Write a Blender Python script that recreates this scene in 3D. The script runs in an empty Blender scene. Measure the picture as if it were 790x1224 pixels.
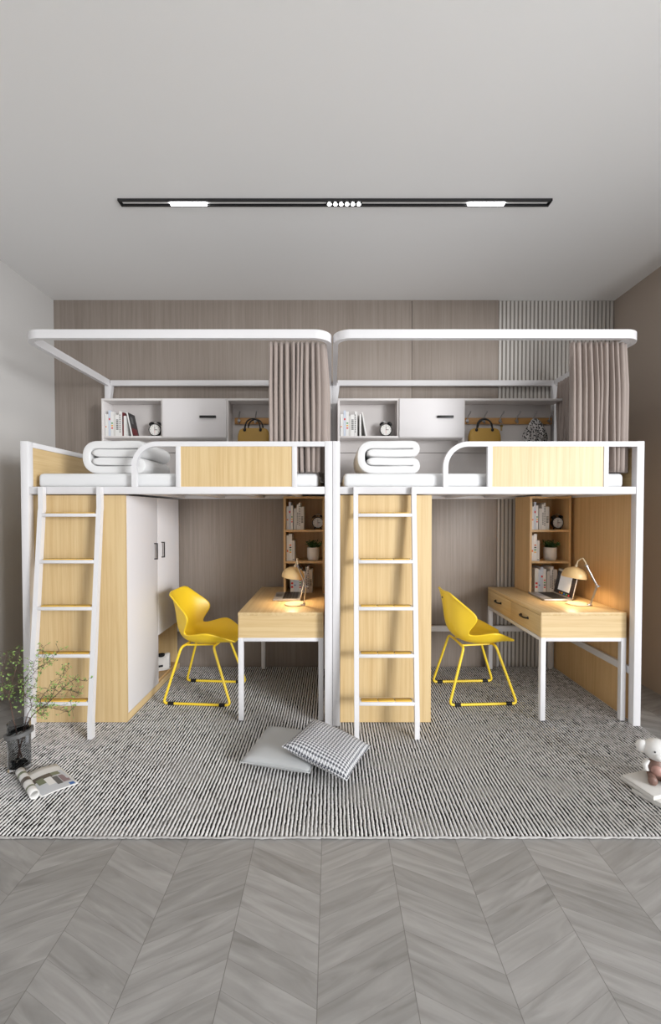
import bpy, bmesh, math, random
from mathutils import Vector, Matrix, noise
R = math.radians
PI = math.pi
S = bpy.context.scene
COL = S.collection
random.seed(7)

# ------------------------------------------------------------------ materials
def new_mat(name):
    m = bpy.data.materials.new(name); m.use_nodes = True
    nt = m.node_tree; b = nt.nodes['Principled BSDF']
    return m, nt, b
def lin(c):
    return tuple((x/255/12.92 if x/255 <= .04045 else ((x/255+.055)/1.055)**2.4) for x in c)+(1,)
def plain(name, rgb, rough=.5, metal=0, bump=0, bscale=200, var=0, spec=None, alpha=None, trans=0, emit=0, sheen=0, coat=0, ior=0):
    m, nt, b = new_mat(name); N = nt.nodes; L = nt.links
    c = lin(rgb); b.inputs['Base Color'].default_value = c
    b.inputs['Roughness'].default_value = rough; b.inputs['Metallic'].default_value = metal
    if spec is not None: b.inputs['Specular IOR Level'].default_value = spec
    if trans: b.inputs['Transmission Weight'].default_value = trans
    if sheen: b.inputs['Sheen Weight'].default_value = sheen
    if ior: b.inputs['IOR'].default_value = ior
    if coat: b.inputs['Coat Weight'].default_value = coat
    if emit:
        b.inputs['Emission Color'].default_value = c; b.inputs['Emission Strength'].default_value = emit
    tc = N.new('ShaderNodeTexCoord'); nz = N.new('ShaderNodeTexNoise')
    nz.inputs['Scale'].default_value = bscale; nz.inputs['Detail'].default_value = 3
    L.new(tc.outputs['Object'], nz.inputs['Vector'])
    if bump:
        bp = N.new('ShaderNodeBump'); bp.inputs['Strength'].default_value = bump; bp.inputs['Distance'].default_value = .001
        L.new(nz.outputs['Fac'], bp.inputs['Height']); L.new(bp.outputs['Normal'], b.inputs['Normal'])
    if var:
        mx = N.new('ShaderNodeMixRGB'); mx.blend_type = 'MULTIPLY'; mx.inputs['Fac'].default_value = var
        mx.inputs['Color1'].default_value = c; L.new(nz.outputs['Color'], mx.inputs['Color2']); L.new(mx.outputs['Color'], b.inputs['Base Color'])
    return m
def wood(name, light, dark, axis='z', rough=.42, fine=55, contrast=1.0, seams=None):
    """grain runs along the given axis"""
    m, nt, b = new_mat(name); N = nt.nodes; L = nt.links
    tc = N.new('ShaderNodeTexCoord')
    def nz(sc, along, detail, dist=0):
        mp = N.new('ShaderNodeMapping'); v = [sc, sc, sc]; v['xyz'.index(axis)] = along
        mp.inputs['Scale'].default_value = v
        n = N.new('ShaderNodeTexNoise'); n.inputs['Scale'].default_value = 1; n.inputs['Detail'].default_value = detail
        n.inputs['Distortion'].default_value = dist
        L.new(tc.outputs['Object'], mp.inputs['Vector']); L.new(mp.outputs['Vector'], n.inputs['Vector']); return n
    a = nz(fine, 1.1, 5, .4); bb = nz(fine*4.5, 6, 2); cc = nz(5, .35, 2, .8)
    m1 = N.new('ShaderNodeMath'); m1.operation = 'MULTIPLY_ADD'; m1.inputs[1].default_value = .5; L.new(a.outputs['Fac'], m1.inputs[0])
    m2 = N.new('ShaderNodeMath'); m2.operation = 'MULTIPLY_ADD'; m2.inputs[1].default_value = .25; L.new(bb.outputs['Fac'], m2.inputs[0])
    m3 = N.new('ShaderNodeMath'); m3.operation = 'MULTIPLY'; m3.inputs[1].default_value = .25; L.new(cc.outputs['Fac'], m3.inputs[0])
    L.new(m3.outputs[0], m2.inputs[2]); L.new(m2.outputs[0], m1.inputs[2])
    r = N.new('ShaderNodeValToRGB'); e = r.color_ramp.elements
    e[0].position = .5-.13/contrast; e[0].color = lin(dark); e[1].position = .5+.09/contrast; e[1].color = lin(light)
    L.new(m1.outputs[0], r.inputs['Fac']); L.new(r.outputs['Color'], b.inputs['Base Color'])
    b.inputs['Roughness'].default_value = rough
    bp = N.new('ShaderNodeBump'); bp.inputs['Strength'].default_value = .12; bp.inputs['Distance'].default_value = .001
    L.new(m1.outputs[0], bp.inputs['Height']); L.new(bp.outputs['Normal'], b.inputs['Normal'])
    return m
def floor_mat():
    m, nt, b = new_mat('chevron_planks'); N = nt.nodes; L = nt.links
    def M(op, a, bb=None, c=None):
        n = N.new('ShaderNodeMath'); n.operation = op
        for i, v in enumerate((a, bb, c)):
            if v is None: continue
            if isinstance(v, (int, float)): n.inputs[i].default_value = v
            else: L.new(v, n.inputs[i])
        return n.outputs[0]
    tc = N.new('ShaderNodeTexCoord'); sp = N.new('ShaderNodeSeparateXYZ'); L.new(tc.outputs['Object'], sp.inputs[0])
    X, Y = sp.outputs['X'], sp.outputs['Y']
    W = .2925
    xs = M('DIVIDE', M('ADD', X, .0416+W*40), W)
    col = M('FLOOR', xs); fx = M('FRACT', xs)
    par = M('FLOORED_MODULO', col, 2)                       # 0/1 alternates the lean
    sgn = M('MULTIPLY_ADD', par, 2, -1)
    # skewed coordinate along which planks repeat
    yy = M('MULTIPLY_ADD', M('MULTIPLY', M('SUBTRACT', fx, .5), sgn), .139, Y)
    ps = M('DIVIDE', M('ADD', yy, 10), .09)
    pid = M('FLOOR', ps); fy = M('FRACT', ps)
    cb = N.new('ShaderNodeCombineXYZ'); L.new(col, cb.inputs[0]); L.new(pid, cb.inputs[1])
    wn = N.new('ShaderNodeTexWhiteNoise'); wn.noise_dimensions = '2D'; L.new(cb.outputs[0], wn.inputs['Vector'])
    # grain
    g = N.new('ShaderNodeCombineXYZ'); L.new(M('MULTIPLY', X, 3.2), g.inputs[0]); L.new(M('MULTIPLY', yy, 19), g.inputs[1]); L.new(M('MULTIPLY', wn.outputs['Value'], 30), g.inputs[2])
    n1 = N.new('ShaderNodeTexNoise'); n1.inputs['Scale'].default_value = 1; n1.inputs['Detail'].default_value = 6; n1.inputs['Distortion'].default_value = 1.3
    L.new(g.outputs[0], n1.inputs['Vector'])
    f = M('ADD', M('MULTIPLY', n1.outputs['Fac'], .83), M('MULTIPLY', wn.outputs['Value'], .17))
    r = N.new('ShaderNodeValToRGB'); e = r.color_ramp.elements
    e[0].position = .25; e[0].color = lin((124, 122, 119)); e[1].position = .78; e[1].color = lin((166, 164, 162))
    L.new(f, r.inputs['Fac'])
    ex = M('MINIMUM', fx, M('SUBTRACT', 1, fx)); ey = M('MINIMUM', fy, M('SUBTRACT', 1, fy))
    sx = M('LESS_THAN', ex, .0045); sy = M('LESS_THAN', ey, .011)
    seam = M('MAXIMUM', M('MULTIPLY', sx, .6), M('MULTIPLY', sy, .3))
    mx = N.new('ShaderNodeMixRGB'); mx.inputs['Color2'].default_value = lin((82, 78, 75))
    L.new(seam, mx.inputs['Fac']); L.new(r.outputs['Color'], mx.inputs['Color1']); L.new(mx.outputs['Color'], b.inputs['Base Color'])
    b.inputs['Roughness'].default_value = .5
    bp = N.new('ShaderNodeBump'); bp.inputs['Strength'].default_value = .25; bp.inputs['Distance'].default_value = .002
    L.new(M('SUBTRACT', M('MULTIPLY', n1.outputs['Fac'], .3), seam), bp.inputs['Height']); L.new(bp.outputs['Normal'], b.inputs['Normal'])
    return m
RUGP = .0187
def rug_mat():
    m, nt, b = new_mat('rug_weave'); N = nt.nodes; L = nt.links
    def M(op, a, bb=None, c=None):
        n = N.new('ShaderNodeMath'); n.operation = op
        for i, v in enumerate((a, bb, c)):
            if v is None: continue
            if isinstance(v, (int, float)): n.inputs[i].default_value = v
            else: L.new(v, n.inputs[i])
        return n.outputs[0]
    def NZ(scale, detail=2, sc=(1, 1, 1)):
        mp = N.new('ShaderNodeMapping'); mp.inputs['Scale'].default_value = sc
        n = N.new('ShaderNodeTexNoise'); n.inputs['Scale'].default_value = scale; n.inputs['Detail'].default_value = detail
        L.new(tc.outputs['Object'], mp.inputs['Vector']); L.new(mp.outputs['Vector'], n.inputs['Vector']); return n.outputs['Fac']
    tc = N.new('ShaderNodeTexCoord'); sp = N.new('ShaderNodeSeparateXYZ'); L.new(tc.outputs['Object'], sp.inputs[0])
    wob = M('MULTIPLY_ADD', NZ(28, 3), .012, -.006)
    ph = M('MULTIPLY', M('ADD', sp.outputs['X'], wob), 2*PI/RUGP)
    w = M('MULTIPLY_ADD', M('SINE', ph), .5, .5)
    w = M('ADD', w, M('MULTIPLY_ADD', NZ(150, 2), 1.3, -.65))
    # worn patches where the dark cord fades
    patch = N.new('ShaderNodeValToRGB'); pe = patch.color_ramp.elements; pe[0].position = .49; pe[1].position = .66
    L.new(NZ(3.2, 6, (1, 1.7, 1)), patch.inputs['Fac'])
    r = N.new('ShaderNodeValToRGB'); e = r.color_ramp.elements
    e[0].position = .27; e[0].color = lin((34, 33, 34)); e[1].position = .50; e[1].color = lin((222, 221, 220))
    L.new(w, r.inputs['Fac'])
    mx = N.new('ShaderNodeMixRGB'); mx.inputs['Color2'].default_value = lin((176, 174, 172))
    L.new(M('MULTIPLY', patch.outputs['Color'], .62), mx.inputs['Fac']); L.new(r.outputs['Color'], mx.inputs['Color1'])
    L.new(mx.outputs['Color'], b.inputs['Base Color']); b.inputs['Roughness'].default_value = .95
    b.inputs['Specular IOR Level'].default_value = .1
    bp = N.new('ShaderNodeBump'); bp.inputs['Strength'].default_value = .5; bp.inputs['Distance'].default_value = .004
    L.new(w, bp.inputs['Height']); L.new(bp.outputs['Normal'], b.inputs['Normal'])
    return m
def houndstooth_mat():
    m, nt, b = new_mat('houndstooth_weave'); N = nt.nodes; L = nt.links
    def M(op, a, bb=None, c=None):
        n = N.new('ShaderNodeMath'); n.operation = op
        for i, v in enumerate((a, bb, c)):
            if v is None: continue
            if isinstance(v, (int, float)): n.inputs[i].default_value = v
            else: L.new(v, n.inputs[i])
        return n.outputs[0]
    tc = N.new('ShaderNodeTexCoord'); sp = N.new('ShaderNodeSeparateXYZ'); L.new(tc.outputs['Object'], sp.inputs[0])
    c = .0022
    X = M('DIVIDE', M('ADD', sp.outputs['X'], 2), c); Y = M('DIVIDE', M('ADD', sp.outputs['Y'], 2), c)
    X = M('FLOOR', X); Y = M('FLOOR', Y)
    wa = M('LESS_THAN', M('FLOORED_MODULO', X, 8), 3.5); we = M('LESS_THAN', M('FLOORED_MODULO', Y, 8), 3.5)
    tw = M('LESS_THAN', M('FLOORED_MODULO', M('ADD', X, Y), 4), 1.5)
    v = M('ADD', M('MULTIPLY', tw, wa), M('MULTIPLY', M('SUBTRACT', 1, tw), we))
    mx = N.new('ShaderNodeMixRGB'); mx.inputs['Color1'].default_value = lin((214, 215, 218)); mx.inputs['Color2'].default_value = lin((66, 69, 78))
    L.new(v, mx.inputs['Fac']); L.new(mx.outputs['Color'], b.inputs['Base Color']); b.inputs['Roughness'].default_value = .9
    return m

M = dict(
    birch=wood('birch_wood', (219, 193, 146), (203, 172, 122)),
    birch_x=wood('birch_wood_lengthways', (219, 193, 146), (203, 172, 122), axis='x'),
    birch_y=wood('birch_wood_depthways', (219, 193, 146), (203, 172, 122), axis='y'),
    oak=wood('honey_wood', (219, 184, 134), (203, 166, 116)),
    gold=wood('golden_tread_wood', (240, 196, 84), (160, 116, 34), axis='x', rough=.35),
    strip=wood('hook_board_wood', (196, 150, 92), (168, 122, 70), axis='x'),
    veneer=wood('taupe_veneer', (158, 147, 138), (136, 125, 116), fine=60, contrast=.8),
    slat=plain('slat_paint', (206, 202, 197), .6),
    slatback=plain('slat_backing', (150, 144, 138), .8),
    wall=plain('grey_plaster', (198, 196, 194), .85, bump=.1, bscale=60),
    ceil=plain('ceiling_plaster', (238, 238, 238), .9, bump=.05, bscale=60),
    floor=floor_mat(), rug=rug_mat(), wallr=plain('shade_tinted_plaster', (176, 163, 151), .85, bump=.1, bscale=60), cream_rope=plain('rope_white', (176, 174, 172), .95, bump=.4, bscale=300), hound=houndstooth_mat(),  # right wall plaster: shade and warm wood bounce painted into its colour
    white=plain('white_metal', (224, 223, 225), .38),
    board=plain('white_board', (226, 222, 221), .5),
    door=plain('white_lacquer_door', (228, 225, 226), .45),
    backb=plain('pale_back_panel', (205, 200, 198), .6),
    black=plain('black_metal', (22, 21, 22), .4),
    rubber=plain('black_rubber', (15, 15, 15), .7),
    yellow=plain('yellow_plastic', (250, 211, 48), .36, bump=.03, bscale=400),
    yframe=plain('yellow_metal', (250, 216, 60), .35),
    mattress=plain('mattress_cotton', (226, 227, 228), .9, bump=.15, bscale=500),
    quilt=plain('quilt_cotton', (224, 224, 224), .95, bump=.2, bscale=350, sheen=.2),
    curtain=plain('taupe_curtain_cloth', (156, 143, 136), .75, bump=.15, bscale=700, sheen=.3),
    greycloth=plain('grey_cushion_cloth', (184, 186, 187), .95, bump=.3, bscale=500, var=.15),
    bag=plain('mustard_leather', (176, 138, 60), .5, bump=.2, bscale=300),
    bagh=plain('black_leather', (24, 22, 22), .45),
    steel=plain('brushed_steel', (180, 180, 182), .28, metal=1),
    alu=plain('laptop_aluminium', (196, 197, 200), .35, metal=.7),
    screen=plain('laptop_screen_dark', (40, 36, 40), .25),
    page=plain('screen_document', (214, 214, 214), .4, emit=.25),
    keys=plain('laptop_keys', (34, 32, 34), .5),
    paper=plain('book_pages', (228, 224, 214), .8),
    cover_w=plain('white_cover', (232, 231, 229), .6),
    cover_b=plain('bluish_white_cover', (206, 214, 228), .6),
    cover_g=plain('pale_grey_cover', (214, 212, 208), .6),
    cover_r=plain('dark_red_cover', (104, 26, 32), .5),
    cover_k=plain('black_cover', (34, 30, 32), .5),
    ink_r=plain('red_print', (214, 52, 44), .6), ink_y=plain('yellow_print', (232, 180, 50), .6),
    ink_g=plain('green_print', (84, 150, 90), .6), ink_k=plain('black_print', (40, 40, 42), .6),
    ink_b=plain('blue_print', (52, 106, 176), .6), ink_o=plain('orange_print', (224, 120, 60), .6),
    dial=plain('clock_dial', (228, 226, 222), .4),
    pot=plain('white_ceramic', (226, 222, 216), .35), soil=plain('potting_soil', (50, 38, 28), .95),
    leafd=plain('dark_leaf', (70, 108, 52), .55, var=.5, bscale=60),
    leafl=plain('bright_leaf', (158, 196, 104), .5, var=.4, bscale=40),
    bark=plain('twig_bark', (92, 72, 64), .8, bump=.3),
    shade=plain('cream_lamp_shade', (232, 196, 138), .4),
    cream=plain('cream_enamel', (232, 214, 180), .4),
    bulb=plain('lamp_bulb', (255, 214, 150), .4, emit=14),
    led=plain('led_diffuser', (255, 255, 255), .4, emit=9),
    track=plain('track_black', (34, 34, 35), .4), trackmid=plain('track_inner_grey', (226, 226, 226), .4),
    smoke=plain('smoked_glass', (200, 202, 204), .03, trans=1, ior=1.12),
    ring=plain('grey_vase_ring', (96, 96, 96), .5),
    pebble=plain('dark_pebbles', (38, 40, 42), .6),
    toyw=plain('matte_white_vinyl', (222, 221, 219), .5), toyb=plain('brown_vinyl', (122, 94, 84), .5), toyt=plain('tan_vinyl', (166, 128, 118), .5),
    bookg=plain('grey_book_cloth', (206, 204, 200), .8, bump=.2, bscale=500),
    photo_d=plain('magazine_dark_print', (92, 84, 76), .4), photo_g=plain('magazine_green_print', (122, 128, 104), .4),
    photo_l=plain('magazine_pale_print', (204, 208, 214), .35), photo_p=plain('magazine_purple_print', (142, 122, 128), .4),
    shoe=plain('shoe_leather_white', (228, 227, 225), .5), brass=plain('brass', (190, 160, 90), .3, metal=1),
    skirt=plain('skirting_paint', (206, 203, 198), .5), glass=plain('window_frame_paint', (232, 232, 230), .5),
)

# ------------------------------------------------------------------ mesh builder
class MB:
    def __init__(s): s.bm = bmesh.new(); s.mats = []
    def mi(s, m):
        if m is None: return 0
        if m not in s.mats: s.mats.append(m)
        return s.mats.index(m)
    def _faces(s, fs, m, smooth=False):
        i = s.mi(m)
        for f in fs: f.material_index = i; f.smooth = smooth
    def box(s, x0, x1, y0, y1, z0, z1, m=None, bev=0, mx=None, seg=2):
        b = bmesh.new(); r = bmesh.ops.create_cube(b, size=1)
        for v in b.verts:
            v.co = Vector(((x0+x1)/2+v.co.x*(x1-x0), (y0+y1)/2+v.co.y*(y1-y0), (z0+z1)/2+v.co.z*(z1-z0)))
        if bev: bmesh.ops.bevel(b, geom=list(b.edges), offset=bev, segments=seg, affect='EDGES', profile=.5)
        return s._merge(b, m, mx, bool(bev))
    def _merge(s, b, m, mx=None, smooth=False):
        if mx is not None: bmesh.ops.transform(b, matrix=mx, verts=b.verts)
        mp = {v: s.bm.verts.new(v.co) for v in b.verts}; fs = []
        for f in b.faces:
            try: fs.append(s.bm.faces.new([mp[v] for v in f.verts]))
            except ValueError: pass
        s._faces(fs, m, smooth); b.free(); return fs
    def ico(s, c, r, m=None, sc=(1, 1, 1), mx=None, seg=16):
        b = bmesh.new(); bmesh.ops.create_uvsphere(b, u_segments=seg, v_segments=max(6, seg//2+2), radius=1)
        M4 = Matrix.Translation(Vector(c)) @ (mx or Matrix.Identity(4)) @ Matrix.Diagonal((r*sc[0], r*sc[1], r*sc[2], 1))
        return s._merge(b, m, M4, True)
    def cyl(s, p0, p1, r0, r1=None, m=None, seg=16, cap=True):
        r1 = r0 if r1 is None else r1
        p0 = Vector(p0); p1 = Vector(p1); d = p1-p0
        b = bmesh.new(); bmesh.ops.create_cone(b, cap_ends=cap, segments=seg, radius1=r0, radius2=r1, depth=d.length)
        M4 = Matrix.Translation((p0+p1)/2) @ d.to_track_quat('Z', 'Y').to_matrix().to_4x4()
        return s._merge(b, m, M4, True)
    def tube(s, pts, r, m=None, seg=10, cap=True):
        pts = [Vector(p) for p in pts]; rr = r if isinstance(r, (list, tuple)) else [r]*len(pts)
        rings = []; t0 = (pts[1]-pts[0]).normalized(); nrm = t0.orthogonal().normalized()
        for i, p in enumerate(pts):
            t = (pts[min(i+1, len(pts)-1)]-pts[max(i-1, 0)]).normalized()
            nrm = (nrm-t*nrm.dot(t)).normalized(); bn = t.cross(nrm)
            rings.append([s.bm.verts.new(p+(nrm*math.cos(a)+bn*math.sin(a))*rr[i]) for a in [2*PI*k/seg for k in range(seg)]])
        fs = []
        for a, b in zip(rings, rings[1:]):
            for k in range(seg): fs.append(s.bm.faces.new((a[k], a[(k+1) % seg], b[(k+1) % seg], b[k])))
        if cap: fs.append(s.bm.faces.new(rings[0][::-1])); fs.append(s.bm.faces.new(rings[-1]))
        s._faces(fs, m, True)
    def sweep(s, pts, b, wn, wb, m=None, closed=False, sec=None):
        """rectangular bar along a planar path; b = plane normal, wn width in plane, wb along b; sec = own outline (n,b) pairs"""
        pts = [Vector(p) for p in pts]; b = Vector(b).normalized(); n = len(pts); rings = []
        sec = sec or [(-wn/2, -wb/2), (wn/2, -wb/2), (wn/2, wb/2), (-wn/2, wb/2)]
        for i, p in enumerate(pts):
            if closed: a, c = pts[i-1], pts[(i+1) % n]
            else: a, c = pts[max(i-1, 0)], pts[min(i+1, n-1)]
            t1 = (p-a).normalized() if (p-a).length > 1e-9 else (c-p).normalized()
            t2 = (c-p).normalized() if (c-p).length > 1e-9 else t1
            t = (t1+t2).normalized(); k = 1/max(.4, t.dot(t1)); nn = t.cross(b)*k
            rings.append([s.bm.verts.new(p+nn*q[0]+b*q[1]) for q in sec])
        fs = []; K = len(sec)
        pr = list(zip(rings, rings[1:]))+([(rings[-1], rings[0])] if closed else [])
        for A, B in pr:
            for k in range(K): fs.append(s.bm.faces.new((A[k], A[(k+1) % K], B[(k+1) % K], B[k])))
        if not closed: fs.append(s.bm.faces.new(rings[0][::-1])); fs.append(s.bm.faces.new(rings[-1]))
        s._faces(fs, m, True)
    def lathe(s, prof, c=(0, 0, 0), m=None, seg=28, mx=None):
        b = bmesh.new(); rings = []
        for r, z in prof:
            if r < 1e-6: rings.append([b.verts.new((0, 0, z))])
            else: rings.append([b.verts.new((r*math.cos(2*PI*k/seg), r*math.sin(2*PI*k/seg), z)) for k in range(seg)])
        for A, B in zip(rings, rings[1:]):
            for k in range(seg):
                q = [A[k % len(A)], A[(k+1) % len(A)], B[(k+1) % len(B)], B[k % len(B)]]
                u = []; [u.append(v) for v in q if v not in u]
                if len(u) > 2: b.faces.new(u)
        M4 = Matrix.Translation(Vector(c)) @ (mx or Matrix.Identity(4))
        return s._merge(b, m, M4, True)
    def grid(s, rows, m=None, closed_u=False, smooth=True):
        vs = [[s.bm.verts.new(p) for p in r] for r in rows]; fs = []
        for a, b in zip(vs, vs[1:]):
            n = len(a)
            for k in range(n if closed_u else n-1): fs.append(s.bm.faces.new((a[k], a[(k+1) % n], b[(k+1) % n], b[k])))
        s._faces(fs, m, smooth); return vs
    def poly(s, pts, m=None): s._faces([s.bm.faces.new([s.bm.verts.new(p) for p in pts])], m)
    def prism(s, outline, y0, y1, m=None):
        """outline of (x,z) extruded along y"""
        a = [s.bm.verts.new((x, y0, z)) for x, z in outline]; b = [s.bm.verts.new((x, y1, z)) for x, z in outline]
        n = len(a); fs = [s.bm.faces.new(a), s.bm.faces.new(b[::-1])]
        for k in range(n): fs.append(s.bm.faces.new((a[k], b[k], b[(k+1) % n], a[(k+1) % n])))
        s._faces(fs, m)
    def build(s, name, mat=None, parent=None, local=False, loc=None, rot=None, sub=0, solid=0, ang=35):
        """vertices are in world space unless local; origin goes to the parent's base (or loc)"""
        me = bpy.data.meshes.new(name)
        bmesh.ops.recalc_face_normals(s.bm, faces=s.bm.faces) if not solid else None
        root = None
        if parent is not None:
            root = parent.matrix_basis.copy(); 
            if parent.parent is not None: root = parent.parent.matrix_basis @ parent.matrix_basis
        if not local:
            mx = root.inverted() if root is not None else Matrix.Translation(-Vector(loc or (0, 0, 0)))
            bmesh.ops.transform(s.bm, matrix=mx, verts=s.bm.verts)
        s.bm.to_mesh(me); s.bm.free()
        if mat is not None and not s.mats: me.materials.append(mat)
        elif mat is not None: pass
        for m_ in s.mats: me.materials.append(m_ if m_ is not None else mat)
        try: me.set_sharp_from_angle(angle=R(ang))
        except Exception: pass
        o = bpy.data.objects.new(name, me); COL.objects.link(o)
        if parent is not None: o.parent = parent
        elif loc is not None: o.location = loc
        if rot is not None: o.rotation_euler = rot
        if solid: md = o.modifiers.new('solid', 'SOLIDIFY'); md.thickness = solid; md.offset = 0
        if sub: md = o.modifiers.new('sub', 'SUBSURF'); md.levels = sub; md.render_levels = sub
        return o

def tag(o, label, cat, group=None):
    o['label'] = label; o['category'] = cat
    if group: o['group'] = group
    return o
def thing(name, loc, label, cat, group=None, rz=0, mx=None):
    o = bpy.data.objects.new(name, None); COL.objects.link(o)
    o.empty_display_size = .05
    o.location = loc; o.rotation_euler = (0, 0, rz)
    bpy.context.view_layer.update() if False else None
    o.matrix_basis = Matrix.Translation(Vector(loc)) @ Matrix.Rotation(rz, 4, 'Z')
    return tag(o, label, cat, group)
def struct(o): o['kind'] = 'structure'; return o
def dup(root, dx, label, dy=0, dz=0):
    def cp(o, par):
        c = o.copy(); COL.objects.link(c); c.parent = par
        for ch in [x for x in bpy.data.objects if x.parent == o]: cp(ch, c)
        return c
    kids = [x for x in bpy.data.objects if x.parent == root]
    r = root.copy(); COL.objects.link(r)
    for ch in kids: cp(ch, r)
    r.location.x += dx; r.location.y += dy; r.location.z += dz; r['label'] = label
    return r
def arc(cx, cz, r, a0, a1, n=8): return [(cx+r*math.cos(R(a0+(a1-a0)*i/n)), cz+r*math.sin(R(a0+(a1-a0)*i/n))) for i in range(n+1)]

# camera model used only to turn measured places into metres
CH = 1.44; PT = R(1.15); cs, sn = math.cos(PT), math.sin(PT)
def at(px, py, Y):
    k = (621.5-py)/500; z = Y*(k*cs-sn)/(cs+k*sn); d = Y*cs-z*sn
    return Vector(((px-396)/500*d, Y, z+CH))

# ------------------------------------------------------------------ room
XL, XR, YB, YF, ZC = -2.53, 2.585, 3.86, -2.6, 3.365
b = MB(); b.box(XL-.1, XR+.1, YF, YB+.1, -.1, 0, M['floor']); struct(b.build('floor'))
b = MB(); b.box(XL-.1, XR+.1, YF, YB+.1, ZC, ZC+.1, M['ceil']); struct(b.build('ceiling'))
b = MB(); b.box(XL-.1, XL, YF, YB+.1, 0, ZC, M['wall']); struct(b.build('wall_left'))
# right wall with a tall window beside the camera, out of the picture
WY0, WY1, WZ0, WZ1 = -2.3, 2.5, .12, 3.1
b = MB()
b.box(XR, XR+.1, YF, WY0, 0, ZC, M['wallr']); b.box(XR, XR+.1, WY1, YB+.1, 0, ZC, M['wallr'])
b.box(XR, XR+.1, WY0, WY1, 0, WZ0, M['wallr']); b.box(XR, XR+.1, WY0, WY1, WZ1, ZC, M['wallr'])
struct(b.build('wall_right'))
b = MB(); b.box(XL-.1, XR+.1, YF-.1, YF, 0, ZC, M['wall']); struct(b.build('wall_front'))
b = MB()
for y0, y1, z0, z1 in ((WY0, WY1, WZ0, WZ0+.04), (WY0, WY1, WZ1-.04, WZ1), (WY0, WY0+.04, WZ0+.04, WZ1-.04), (WY1-.04, WY1, WZ0+.04, WZ1-.04)):
    b.box(XR+.03, XR+.08, y0, y1, z0, z1, M['glass'], .004)
struct(b.build('window_1'))
b = MB(); b.box(XL, XR, YB, YB+.1, 0, ZC, M['slatback']); struct(b.build('wall_back'))
# veneer cladding boards on the back wall, shadow gaps between them
b = MB()
for x0, x1 in ((XL, .733), (.737, 1.525)):
    b.box(x0, x1, YB-.012, YB, 0, ZC, M['veneer'], .0015)
struct(b.build('trim_1'))
b = MB()
n = 29; w = (XR-1.53)/n
for i in range(n): b.box(1.53+i*w, 1.53+i*w+w*.62, YB-.009, YB, 0, ZC, M['slat'], .003)
struct(b.build('trim_2'))
# track light recessed flush under the ceiling
t = thing('track_light', (.03, 2.64, ZC), 'long black recessed track light on the ceiling with glowing inserts', 'ceiling light')
def tp(x, y): return at(x, y, 2.63).x
x0, x1 = -1.315, 1.36; ya, yb = 2.610, 2.664
b = MB()
for q0, q1 in ((ya, ya+.012), (yb-.012, yb)):
    b.box(x0, x1, q0, q1, ZC-.014, ZC, M['track'], .001)
b.box(x0, x0+.006, ya, yb, ZC-.014, ZC, M['track']); b.box(x1-.006, x1, ya, yb, ZC-.014, ZC, M['track'])
b.build('channel', None, t)
b = MB(); b.box(x0, x1, ya+.012, yb-.012, ZC-.004, ZC, M['track']); b.box(x0+.02, x1-.02, ya+.020, yb-.020, ZC-.008, ZC-.003, M['trackmid']); b.build('inner_strip', None, t)
for xa, xb in ((-1.0, -.775), (.85, 1.075)):
    b = MB(); b.box(xa, xb, ya+.013, yb-.013, ZC-.018, ZC-.004, M['led'], .002); b.build('light_bar', None, t)
b = MB(); b.box(-.03, .19, ya+.016, yb-.016, ZC-.016, ZC-.004, M['track'], .001); sp = b.build('spot_module', None, t)
for i in range(6):
    b = MB(); b.cyl((-.012+i*.0365, (ya+yb)/2, ZC-.0185), (-.012+i*.0365, (ya+yb)/2, ZC-.012), .0125, m=M['led'], seg=16); b.build('lens', None, sp)

# rug with real cords and a ragged front end
def rug():
    b = MB(); X0, X1, Y0, Y1 = -2.07, 2.07, 1.815, 3.825
    n = int((X1-X0)/RUGP)
    xs = []
    for i in range(n):
        for k in range(6): xs.append(X0+(i+k/6)*RUGP)
    ys = [Y0+(Y1-Y0)*(j/60) for j in range(61)]
    rows = []
    for j, y in enumerate(ys):
        r = []
        for i, x in enumerate(xs):
            ph = (i % 6)/6; cord = i//6
            z = .0085+.0033*math.sin(2*PI*x/RUGP)
            yy = y
            if j == 0:
                random.seed(cord*13+1); yy = y-random.random()*.005; z = .004
            if j == 1: yy = Y0+.01
            r.append((x, yy, z))
        rows.append(r)
    vs = b.grid(rows, M['rug'])
    bot = [(X0, Y0, .001), (X1-RUGP/6, Y0, .001), (X1-RUGP/6, Y1, .001), (X0, Y1, .001)]
    b.grid([[(X0, y, .001) for y in ys], [(X0, y, .010) for y in ys]], M['rug']); b.grid([[(xs[-1], y, .001) for y in ys], [(xs[-1], y, .010) for y in ys]], M['rug'])
    o = b.build('area_rug', None, None, loc=(0, 2.82, 0)); random.seed(7)
    b = MB(); rr = random.Random(2); pts = [(X0+(X1-X0)*i/400, Y0-.004+rr.uniform(-.003, .003), .0065) for i in range(401)]; b.tube(pts, [.0045+rr.uniform(-.0015, .0015) for _ in pts], M['cream_rope'], 8); c = b.build('edge_binding', None, o, ang=180)
    tag(o, 'large black and white striped woven rug lying under the loft beds', 'rug')
rug()
RT = .012   # height of the rug's top

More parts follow.
